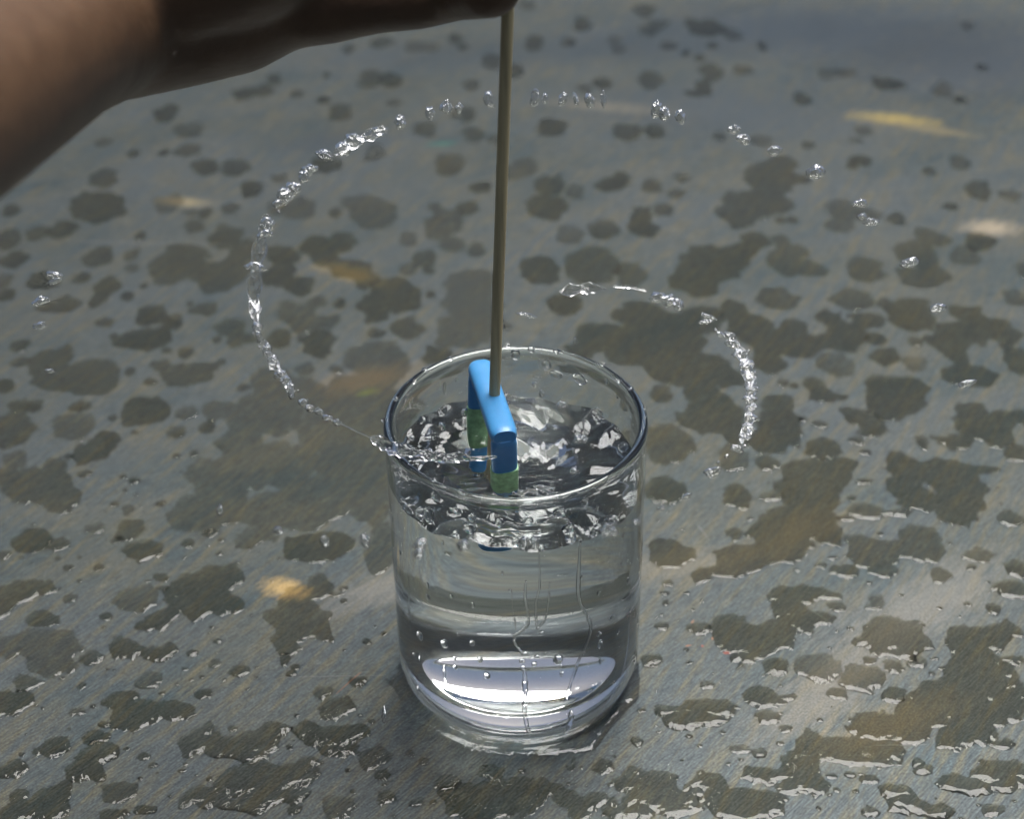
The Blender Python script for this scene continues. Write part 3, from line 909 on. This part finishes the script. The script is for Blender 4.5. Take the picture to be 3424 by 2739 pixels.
    stream([(690, 878), (720, 892), (760, 912), (790, 925)], [2, 2.6, 2.2, 3],
           'thin dark thread of water running towards the rim', 6, rough=.4, flat=.9)
    stream([(782, 922), (805, 932), (835, 946), (870, 952), (905, 958), (935, 966), (965, 963), (1000, 966), (1045, 962)], [5, 12, 13, 10, 9, 11, 8, 5, 2],
           'bright jet of water leaping over the left rim from the spinner', 3, z=.1055, lobes=.25, twist=700, rough=.55, n=150, m=24, flat=.7)
    stream([(1180, 617), (1205, 610), (1240, 607), (1275, 608)], [2, 11, 10, 2],
           'short slanting smear of water behind the far rim', 9, lobes=.4, twist=700, rough=.45, n=90, m=24, flat=.35)
    stream([(1290, 603), (1325, 604), (1360, 611)], [1.5, 3.5, 1.5],
           'faint thread of water between the smear and the inner right curve', 10, rough=.5, n=60, m=14, flat=.4)
    stream([(1540, 712), (1562, 745), (1575, 780), (1581, 820), (1580, 860), (1575, 900), (1560, 930)], [4, 10, 10, 8, 7, 9, 4],
           'broken rope of water down the right of the spiral', 12, lobes=.4, twist=900, rough=.36, n=150, m=24, flat=.6)
build_air()


# ------------------------------------------------------------------ flecks of paint and scratches in the sheet
def build_marks():
    table = bpy.data.objects['table_top']
    mats = {'red': plain('red_paint', (.16, .035, .02), .6), 'orange': plain('orange_paint', (.18, .075, .035), .6, var=.3, scale=900),
            'yellow': plain('yellow_paint', (.36, .27, .09), .6, var=.5, scale=250), 'cream': plain('pale_rub', (.26, .23, .18), .6, var=.35, scale=250),
            'green': plain('green_paint', (.02, .11, .08), .6), 'lime': plain('lime_paint', (.16, .22, .02), .6, var=.4, scale=900),
            'pale': plain('scratch_bright_metal', (.13, .13, .125), .5, metallic=.6, var=.4, scale=2000)}
    r = random.Random(3)
    def fleck(name, vx, vy, w, h, rot, m, k):
        c = vp(vx, vy, 0)
        a, b = vp(vx - w * math.cos(rot), vy + w * math.sin(rot), 0), vp(vx + w * math.cos(rot), vy - w * math.sin(rot), 0)
        u = (b - a) / 2
        q = vp(vx - h * math.sin(rot), vy - h * math.cos(rot), 0) - c
        n = 26
        vs = []
        for i in range(n):
            t = 2 * math.pi * i / n
            e = 1 + .38 * mnoise.noise(Vector((math.cos(t) * 1.7, math.sin(t) * 1.7, k * 5.3))) * 1.6
            vs.append(c + u * math.cos(t) * e + q * math.sin(t) * e)
        top = [(v[0], v[1], .00006) for v in vs]
        bot = [(v[0] * 1 + (v[0] - c[0]) * .03, v[1] + (v[1] - c[1]) * .03, -.00005) for v in vs]
        f = [tuple(range(n))] + [(i, i + n, (i + 1) % n + n, (i + 1) % n) for i in range(n)]
        me = mesh(name, top + bot, f, [mats[m]], False)
        link(name, me, table)
    for k, q in enumerate([(1531, 1375, 8, 3, 0, 'red'), (1479, 1361, 3, 2, 0, 'red'), (1500, 1345, 2, 3, .5, 'orange'),
                           (1450, 1360, 6, 1.5, .2, 'orange'), (1458, 1310, 5, 1.4, .9, 'orange')]):
        fleck('paint_fleck', *q, k)
    fleck('paint_streak', 737, 1436, 30, 1.1, .72, 'orange', 77)
    for k, q in enumerate([(330, 512, 200, .5, -.02), (700, 1425, 120, .35, .02), (1730, 1300, 40, .5, -.6), (1900, 1570, 50, .6, .02), (1480, 1120, 18, .6, -.9)]):
        fleck('scratch', *q, 'pale', 100 + k)
build_marks()

# ------------------------------------------------------------------ drops and runs on the glass
def on_wall(vx, vy, rad, back=False):
    d = ray(vx * VS, vy * VS)
    a = d[0] ** 2 + d[1] ** 2
    b = 2 * (CAMP[0] * d[0] + CAMP[1] * d[1])
    c = CAMP[0] ** 2 + CAMP[1] ** 2 - rad ** 2
    disc = max(b * b - 4 * a * c, 0)
    t = (-b + (math.sqrt(disc) if back else -math.sqrt(disc))) / (2 * a)
    return CAMP + d * t

def wall_drop(vx, vy, w, h, seed, label, rad=GR, back=False, bulge=0.5, group='drops clinging to the glass'):
    c = on_wall(vx, vy, rad, back)
    nrm = np.array([c[0], c[1], 0]) / rad
    tan = np.array([-nrm[1], nrm[0], 0])
    s = VS / pxcm(c)
    cosv = max(abs(float(tan @ RT)), .35)
    ax = [tan * w * s / cosv, np.array([0, 0, 1.0]) * h * s / 0.81, nrm * min(w, h) * s * bulge]
    o = link('clinging_drop', blob_mesh('clinging_drop', ax, seed, .25, sub=2), loc=c)
    tag(o, label, 'drop', group)

def build_wall_drops():
    k2 = lambda L, ox, oy: [((ox + a / 1.96) / VS, (oy + b / 1.96) / VS, c / 1.96 / VS, d / 1.96 / VS) for a, b, c, d in L]
    front = k2([(1088, 760, 22, 22), (1070, 805, 22, 20), (1150, 825, 20, 18), (1075, 850, 12, 18), (1305, 795, 32, 38), (1325, 838, 10, 9),
        (1165, 778, 18, 14), (630, 790, 12, 18), (632, 845, 14, 18), (795, 795, 18, 25), (840, 900, 22, 26), (1328, 888, 13, 20), (1580, 695, 16, 30),
        (1583, 800, 12, 30), (1575, 630, 18, 20), (1200, 620, 18, 14), (742, 690, 18, 22), (650, 630, 14, 10), (400, 640, 20, 30), (450, 385, 14, 22),
        (990, 345, 10, 15), (1570, 360, 12, 18), (1660, 520, 20, 16), (1765, 280, 12, 25), (912, 1155, 9, 8), (970, 1175, 18, 8), (1090, 1090, 22, 18),
        (450, 310, 10, 22), (560, 690, 26, 28), (605, 380, 12, 14), (748, 440, 10, 20), (360, 760, 6, 14), (400, 790, 6, 26), (1700, 610, 12, 18),
        (940, 230, 8, 14), (270, 95, 6, 14), (1460, 260, 9, 16), (900, 555, 9, 8), (1220, 760, 10, 16)], 1200, 1800)
    upper = k2([(460, 1220, 36, 58), (725, 1310, 40, 36), (1370, 1310, 43, 36), (1310, 1205, 46, 34), (505, 1095, 30, 34), (1110, 1260, 36, 30),
        (920, 1270, 30, 34), (740, 1235, 26, 34), (330, 1190, 26, 22), (1180, 1330, 18, 18), (640, 1190, 40, 22), (1480, 1140, 22, 40),
        (1330, 1420, 9, 14), (550, 1400, 8, 18), (1560, 1180, 12, 20)], 1200, 1100)
    inner = k2([(1025, 170, 30, 34), (1230, 235, 30, 36), (1570, 545, 26, 24), (1290, 300, 40, 26), (1450, 330, 42, 30), (1620, 340, 12, 26),
        (1170, 318, 26, 12), (560, 390, 10, 40), (640, 330, 10, 14), (1690, 445, 9, 12)], 1200, 1100)
    for k, q in enumerate(sorted(front, key=lambda t: t[1])):
        wall_drop(*q, 400 + k, f'clear drop on the lower front of the glass, {ordinal(k + 1)} counting down')
    for k, q in enumerate(sorted(upper, key=lambda t: t[0])):
        wall_drop(*q, 460 + k, f'clear drop on the glass just below the front waterline, {ordinal(k + 1)} from the left')
    for k, q in enumerate(sorted(inner, key=lambda t: t[0])):
        wall_drop(*q, 490 + k, f'clear drop inside the glass on its far wall, {ordinal(k + 1)} from the left', GI, True)
    r = random.Random(8)
    rim = []
    for k in range(16):
        th = r.uniform(0, 2 * math.pi)
        rim.append((th, r.uniform(.0005, .0012)))
    rim.sort()
    for k, (th, s) in enumerate(rim):
        rr = GR - .0013 + r.uniform(-.0012, .0014)
        c = np.array([rr * math.cos(th), rr * math.sin(th), GH - .0004])
        o = link('rim_bead', blob_mesh('rim_bead', [(s, 0, 0), (0, s, 0), (0, 0, s * .8)], 520 + k, .2, sub=2), loc=c)
        tag(o, f'tiny bead of water on the rim, {ordinal(k + 1)} anticlockwise from the right', 'bead', 'beads of water on the rim')
    runs = [
        ([(1180, 80), (1185, 300), (1160, 430), (1165, 560), (1195, 640)], 7, 'middle thin water trail down the front of the glass'),
        ([(1095, 280), (1090, 400), (1110, 560), (1020, 650), (1050, 730), (1088, 760)], 11, 'winding water trail ending in a round drop on the glass'),
        ([(1450, 20), (1440, 380), (1500, 520), (1515, 620), (1430, 830), (1380, 980), (1360, 1060)], 13, 'long crooked water trail right of centre on the glass'),
        ([(1250, 290), (1240, 440), (1215, 540), (1160, 600)], 8, 'short bent water trail on the front of the glass'),
        ([(1085, 860), (1090, 1000), (1085, 1150), (1110, 1260), (1105, 1320)], 16, 'broad water trail over the thick foot of the glass'),
        ([(560, 830), (565, 920), (580, 1000)], 9, 'short water trail at the lower left of the glass'),
        ([(1000, 350), (1010, 470), (1030, 600)], 5, 'faint water trail left of the middle trail'),
        ([(385, 900), (388, 980), (385, 1050)], 7, 'small dark trail at the left foot of the glass'),
        ([(325, 250), (330, 420), (340, 600)], 7, 'upright water trail near the left side of the glass'),
        ([(1390, 1130), (1385, 1200), (1350, 1290)], 20, 'wide lens of water over the right of the foot'),
        ([(1800, 300), (1770, 500), (1760, 720), (1700, 950), (1580, 1160)], 5, 'fine trail following the right side of the glass'),
    ]
    for k, (pts, w, lab) in enumerate(runs):
        P = [on_wall((1200 + a / 1.96) / VS, (1800 + b / 1.96) / VS, GR + .00005) for a, b in pts]
        w = w / 1.96 / pxcm(P[0])
        m = len(pts)
        me = stream_mesh('water_trail', P, [w * .5] + [w * (.7 + .5 * r.random()) for _ in range(m)] + [w * .6], n=70, m=14, flat=.5, rough=.5, seed=60 + k)
        tag(link('water_trail', me), lab, 'water trail', 'trails of water down the glass')
    # bubbles riding round the waterline
    bub = []
    for k in range(34):
        th = r.uniform(math.pi * 1.03, math.pi * 1.97) if k < 24 else r.uniform(0, math.pi)
        s_ = r.choice((.0006, .0008, .0011, .0016))
        bub.append((th, s_))
    for k, (th, s_) in enumerate(sorted(bub)):
        rr = GI - s_ * r.uniform(.9, 2.2)
        c = np.array([rr * math.cos(th), rr * math.sin(th), float(waterline(th)) + s_ * .3])
        o = link('bubble', blob_mesh('bubble', [(s_, 0, 0), (0, s_, 0), (0, 0, s_)], 560 + k, .12, sub=2), loc=c)
        tag(o, f'small bead riding at the waterline inside the glass, {ordinal(k + 1)} anticlockwise from the right', 'bubble', 'beads along the waterline')
    # drops tumbling above the churning surface
    ins = k2([(1330, 500, 40, 30), (1450, 722, 52, 34), (1410, 930, 32, 28), (1155, 362, 22, 18), (1195, 425, 20, 26), (1290, 655, 26, 10),
        (1405, 800, 12, 20), (1275, 1050, 14, 12), (700, 1020, 12, 12), (690, 545, 24, 30), (545, 640, 26, 34), (345, 720, 22, 20)], 1200, 1100)
    for k, (x, y, w, h) in enumerate(sorted(ins)):
        airborne(x, y, w * .85, h * .85, .0915, 540 + k, f'tumbling drop above the water inside the glass, {ordinal(k + 1)} from the left', 'drops tumbling inside the glass', amp=.5)
build_wall_drops()

# ------------------------------------------------------------------ the spinner: skewer, folded blue straw, green tape
def straw_material():
    m, t, p, out = nodes('blue_straw_plastic')
    tc = t.nodes.new('ShaderNodeTexCoord')
    n = tex_noise(t, tc.outputs['Object'], 220, 3, .5)
    t.links.new(ramp(t, n, [(0.3, (0.048, 0.225, 0.46)), (0.7, (0.060, 0.255, 0.51))]), p.inputs['Base Color'])
    p.inputs['Roughness'].default_value = 0.42
    p.inputs['Subsurface Weight'].default_value = 0.25
    p.inputs['Subsurface Scale'].default_value = 0.0015
    p.inputs['Coat Weight'].default_value = 0.15
    return m
M_STRAW = straw_material()
M_TAPE = plain('green_tape', (0.25, 0.44, 0.22), .5, var=.35, scale=500)
M_WOOD = plain('bamboo', (0.44, 0.36, 0.20), .34, var=.25, scale=1.0, aniso=(900, 900, 30))

def rounded_tube(name, pts, hw, hh, up, mat, n=40, m=28, power=2.6, pinch=None, parent=None, caps=True):
    """a squeezed tube of superelliptic section along a path; up fixes which way is its thin side"""
    P = spine(pts, n)
    T = np.gradient(P, axis=0)
    T /= np.linalg.norm(T, axis=1)[:, None]
    verts, faces = [], []
    for i in range(n):
        a = np.cross(T[i], up); a /= np.linalg.norm(a)
        b = np.cross(a, T[i])
        u = i / (n - 1)
        e = 1.0
        if caps:
            q = min(u, 1 - u) * (n - 1)
            if q < 3: e = (0.80, 0.93, 0.985)[int(q)]
        k = 1.0 if pinch is None else pinch(u)
        for j in range(m):
            ph = 2 * math.pi * j / m
            c, s = math.cos(ph), math.sin(ph)
            cc = math.copysign(abs(c) ** (2 / power), c)
            ss = math.copysign(abs(s) ** (2 / power), s)
            verts.append(P[i] + a * cc * hw * e + b * ss * hh * e * k)
    for i in range(n - 1):
        for j in range(m):
            a0, b0 = i * m + j, i * m + (j + 1) % m
            faces.append((a0, b0, b0 + m, a0 + m))
    faces.append(tuple(range(m))[::-1])
    faces.append(tuple(range((n - 1) * m, n * m)))
    me = mesh(name, verts, faces, [mat])
    bm = bmesh.new(); bm.from_mesh(me)
    bmesh.ops.recalc_face_normals(bm, faces=bm.faces)
    bm.to_mesh(me); bm.free()
    me.set_sharp_from_angle(angle=R(55))
    return link(name, me, parent)

def build_spinner():
    zb = 0.1035
    back, front = vp(1013, 778, zb), vp(1060, 914, zb)
    mid = vp(1041, 838, zb + .001)
    d = front - back
    d /= np.linalg.norm(d)
    root = bpy.data.objects.new('straw_spinner', None)
    COL.objects.link(root)
    tag(root, 'bent blue straw with green tape on a bamboo skewer, spun in the glass', 'straw spinner')
    up = np.array([0, 0, 1.0])
    sag = lambda u: 1 - 0.12 * math.exp(-((u - .5) / .12) ** 2)
    rounded_tube('crossbar', [back - d * .002, back * .66 + front * .34, back * .34 + front * .66, front + d * .002], .0042, .0030, up, M_STRAW, pinch=sag, parent=root)
    axis_low = np.array([mid[0] - .0006, mid[1], .064])
    for s, e in ((-1, back), (1, front)):
        top = e + np.array([0, 0, -.0012]) + d * s * (.0004)
        low = axis_low + d * s * .0056 + RT * (-.0034 if s < 0 else .0016) - np.array([0, 0, .002 if s > 0 else 0])
        bend = top * .5 + low * .5 + d * s * .0012
        arm = rounded_tube('straw_arm', [top, bend, low], .0040, .0023, d, M_STRAW, n=46, parent=root)
        P = spine([top, bend, low], 100)
        a, b = (30, 64) if s < 0 else (33, 64)
        rounded_tube('tape', [P[a], P[(a + b) // 2], P[b]], .0043, .0027, d, M_TAPE, n=18, parent=root, caps=False)
        # frayed end of the tape
    # skewer, from the hand to below the bar
    ctop = vp(1069, 20, .2300)
    # same distance from the camera as the bar, so it stands upright
    r = ray(1069 * VS, 20 * VS)
    t = (mid[1] + .003 - CAMP[1]) / r[1]
    ptop = CAMP + r * t
    ax = (ptop - mid) / np.linalg.norm(ptop - mid)
    low = mid - ax * .040
    high = ptop + ax * .035
    rounded_tube('skewer', [low, mid, (mid + ptop) / 2, high], .00170, .00170, np.array([0, 1.0, 0]), M_WOOD, n=60, m=24, power=2.0, parent=root)
    return ptop, ax
PTOP, SKAX = build_spinner()

# ------------------------------------------------------------------ the hand
def skin_material():
    m, t, p, out = nodes('skin')
    tc = t.nodes.new('ShaderNodeTexCoord')
    ob = tc.outputs['Object']
    n = tex_noise(t, ob, 60, 5, .6)
    n2 = tex_noise(t, mapping(t, ob, R(-35), (90, 420, 200)), 1.0, 4, .6)
    t.links.new(ramp(t, n, [(0.3, (0.076, 0.039, 0.019)), (0.7, (0.106, 0.057, 0.028))]), p.inputs['Base Color'])
    p.inputs['Roughness'].default_value = .55
    p.inputs['Subsurface Weight'].default_value = .12
    p.inputs['Subsurface Scale'].default_value = .004
    p.inputs['Subsurface Radius'].default_value = (1, .35, .2)
    b = t.nodes.new('ShaderNodeBump')
    b.inputs['Strength'].default_value = .5
    b.inputs['Distance'].default_value = .0006
    t.links.new(fmath(t, 'ADD', n2, fmath(t, 'MULTIPLY', n, .5)), b.inputs['Height'])
    t.links.new(b.outputs[0], p.inputs['Normal'])
    return m

def build_hand():
    bm = bmesh.new()
    def ball(c, r, sq=None):
        mt = Matrix.Translation(Vector(c)) @ Matrix.Diagonal((r, r, r * (sq or 1), 1))
        bmesh.ops.create_icosphere(bm, subdivisions=3, radius=1.0, matrix=mt)
    def chain(pts, rs, n=14):
        for (a, ra), (b, rb) in zip(zip(pts, rs), zip(pts[1:], rs[1:])):
            L = np.linalg.norm(np.array(b) - np.array(a))
            k = max(int(L / (min(ra, rb) * .22)), 2)
            for i in range(k + 1):
                f = i / k
                ball(np.array(a) * (1 - f) + np.array(b) * f, ra * (1 - f) + rb * f)
    z = .228
    V = lambda x, y, zz=z: vp(x, y, zz)
    # forearm and wrist
    F = [(-520, 450, .281, 330), (-300, 297, .266, 280), (-35, 137, .249, 233), (100, 62, .238, 204), (210, 28, .230, 184)]
    chain([V(x, y, q) for x, y, q, _ in F], [rv * VS / pxcm(V(x, y, q)) for x, y, q, rv in F])
    # hand: heel and thumb side, then the back of the hand further up
    chain([V(210, 28, .230), V(350, 8, .228), V(470, -25, .229)], [.0238, .0232, .0240])
    chain([V(330, -60, .240), V(520, -150, .248), V(640, -200, .250)], [.022, .025, .022])
    chain([V(470, -25, .229), V(580, -45, .231), V(690, -25, .230)], [.0240, .0195, .0150])
    # thumb, two bends, tip on the near side of the skewer
    tip = PTOP + SKAX * .0105
    near = -np.array([FW[0], FW[1], 0]); near /= np.linalg.norm(near)
    T = tip + near * .0085 + np.array([-.0050, 0, 0])
    chain([V(690, -25, .230), V(790, -24, .231), V(875, -22, .2305)], [.0148, .0120, .0108])
    chain([V(875, -22, .2305), V(960, -38, .2300), T], [.0108, .0104, .0088])
    # index finger: out over the top and down on to the far side of the skewer
    I = tip - near * .0085
    knk = V(690, -230, .247)
    chain([V(560, -170, .246), knk, V(880, -250, .250), I + np.array([-.022, .012, .012]), I + np.array([-.002, 0, .001])], [.015, .0125, .0102, .0088, .0078])
    # middle, ring and little finger curl under behind it
    for k, (dx, dz, r0) in enumerate(((-35, .012, .0100), (-75, .018, .0094), (-125, .022, .0082))):
        b0 = V(640 + dx, -235 - 30 * k, .252 + dz * .3)
        chain([V(520, -170, .250), b0, b0 + np.array([.030 - .004 * k, .014 + .003 * k, .004 - .002 * k]),
               b0 + np.array([.032 - .005 * k, .020 + .004 * k, -.016 + .002 * k]), b0 + np.array([.014 - .003 * k, .012 + .005 * k, -.021 + .002 * k])],
              [.014, r0 * 1.12, r0, r0 * .92, r0 * .82])
    me = bpy.data.meshes.new('hand')
    bm.to_mesh(me); bm.free()
    me.materials.append(skin_material())
    o = link('hand', me)
    rm = o.modifiers.new('one_skin', 'REMESH')
    rm.mode = 'VOXEL'; rm.voxel_size = .0016; rm.use_smooth_shade = True
    sm = o.modifiers.new('soften', 'SMOOTH'); sm.factor = .6; sm.iterations = 8
    tag(o, 'bare brown hand and forearm reaching in from the left to hold the skewer', 'hand')
    # nails of thumb and index
    mn = plain('nail', (0.13, .08, .06), .35)
    for c, sgn in ((I, -1),):
        ax = [np.array([.0052, 0, 0]), SKAX * .0040, near * sgn * .0012]
        nail = link('nail', blob_mesh('nail', ax, 5, .05, mn, 2), loc=c + near * sgn * (.0080 if sgn > 0 else .0070))
        nail.parent = o
build_hand()
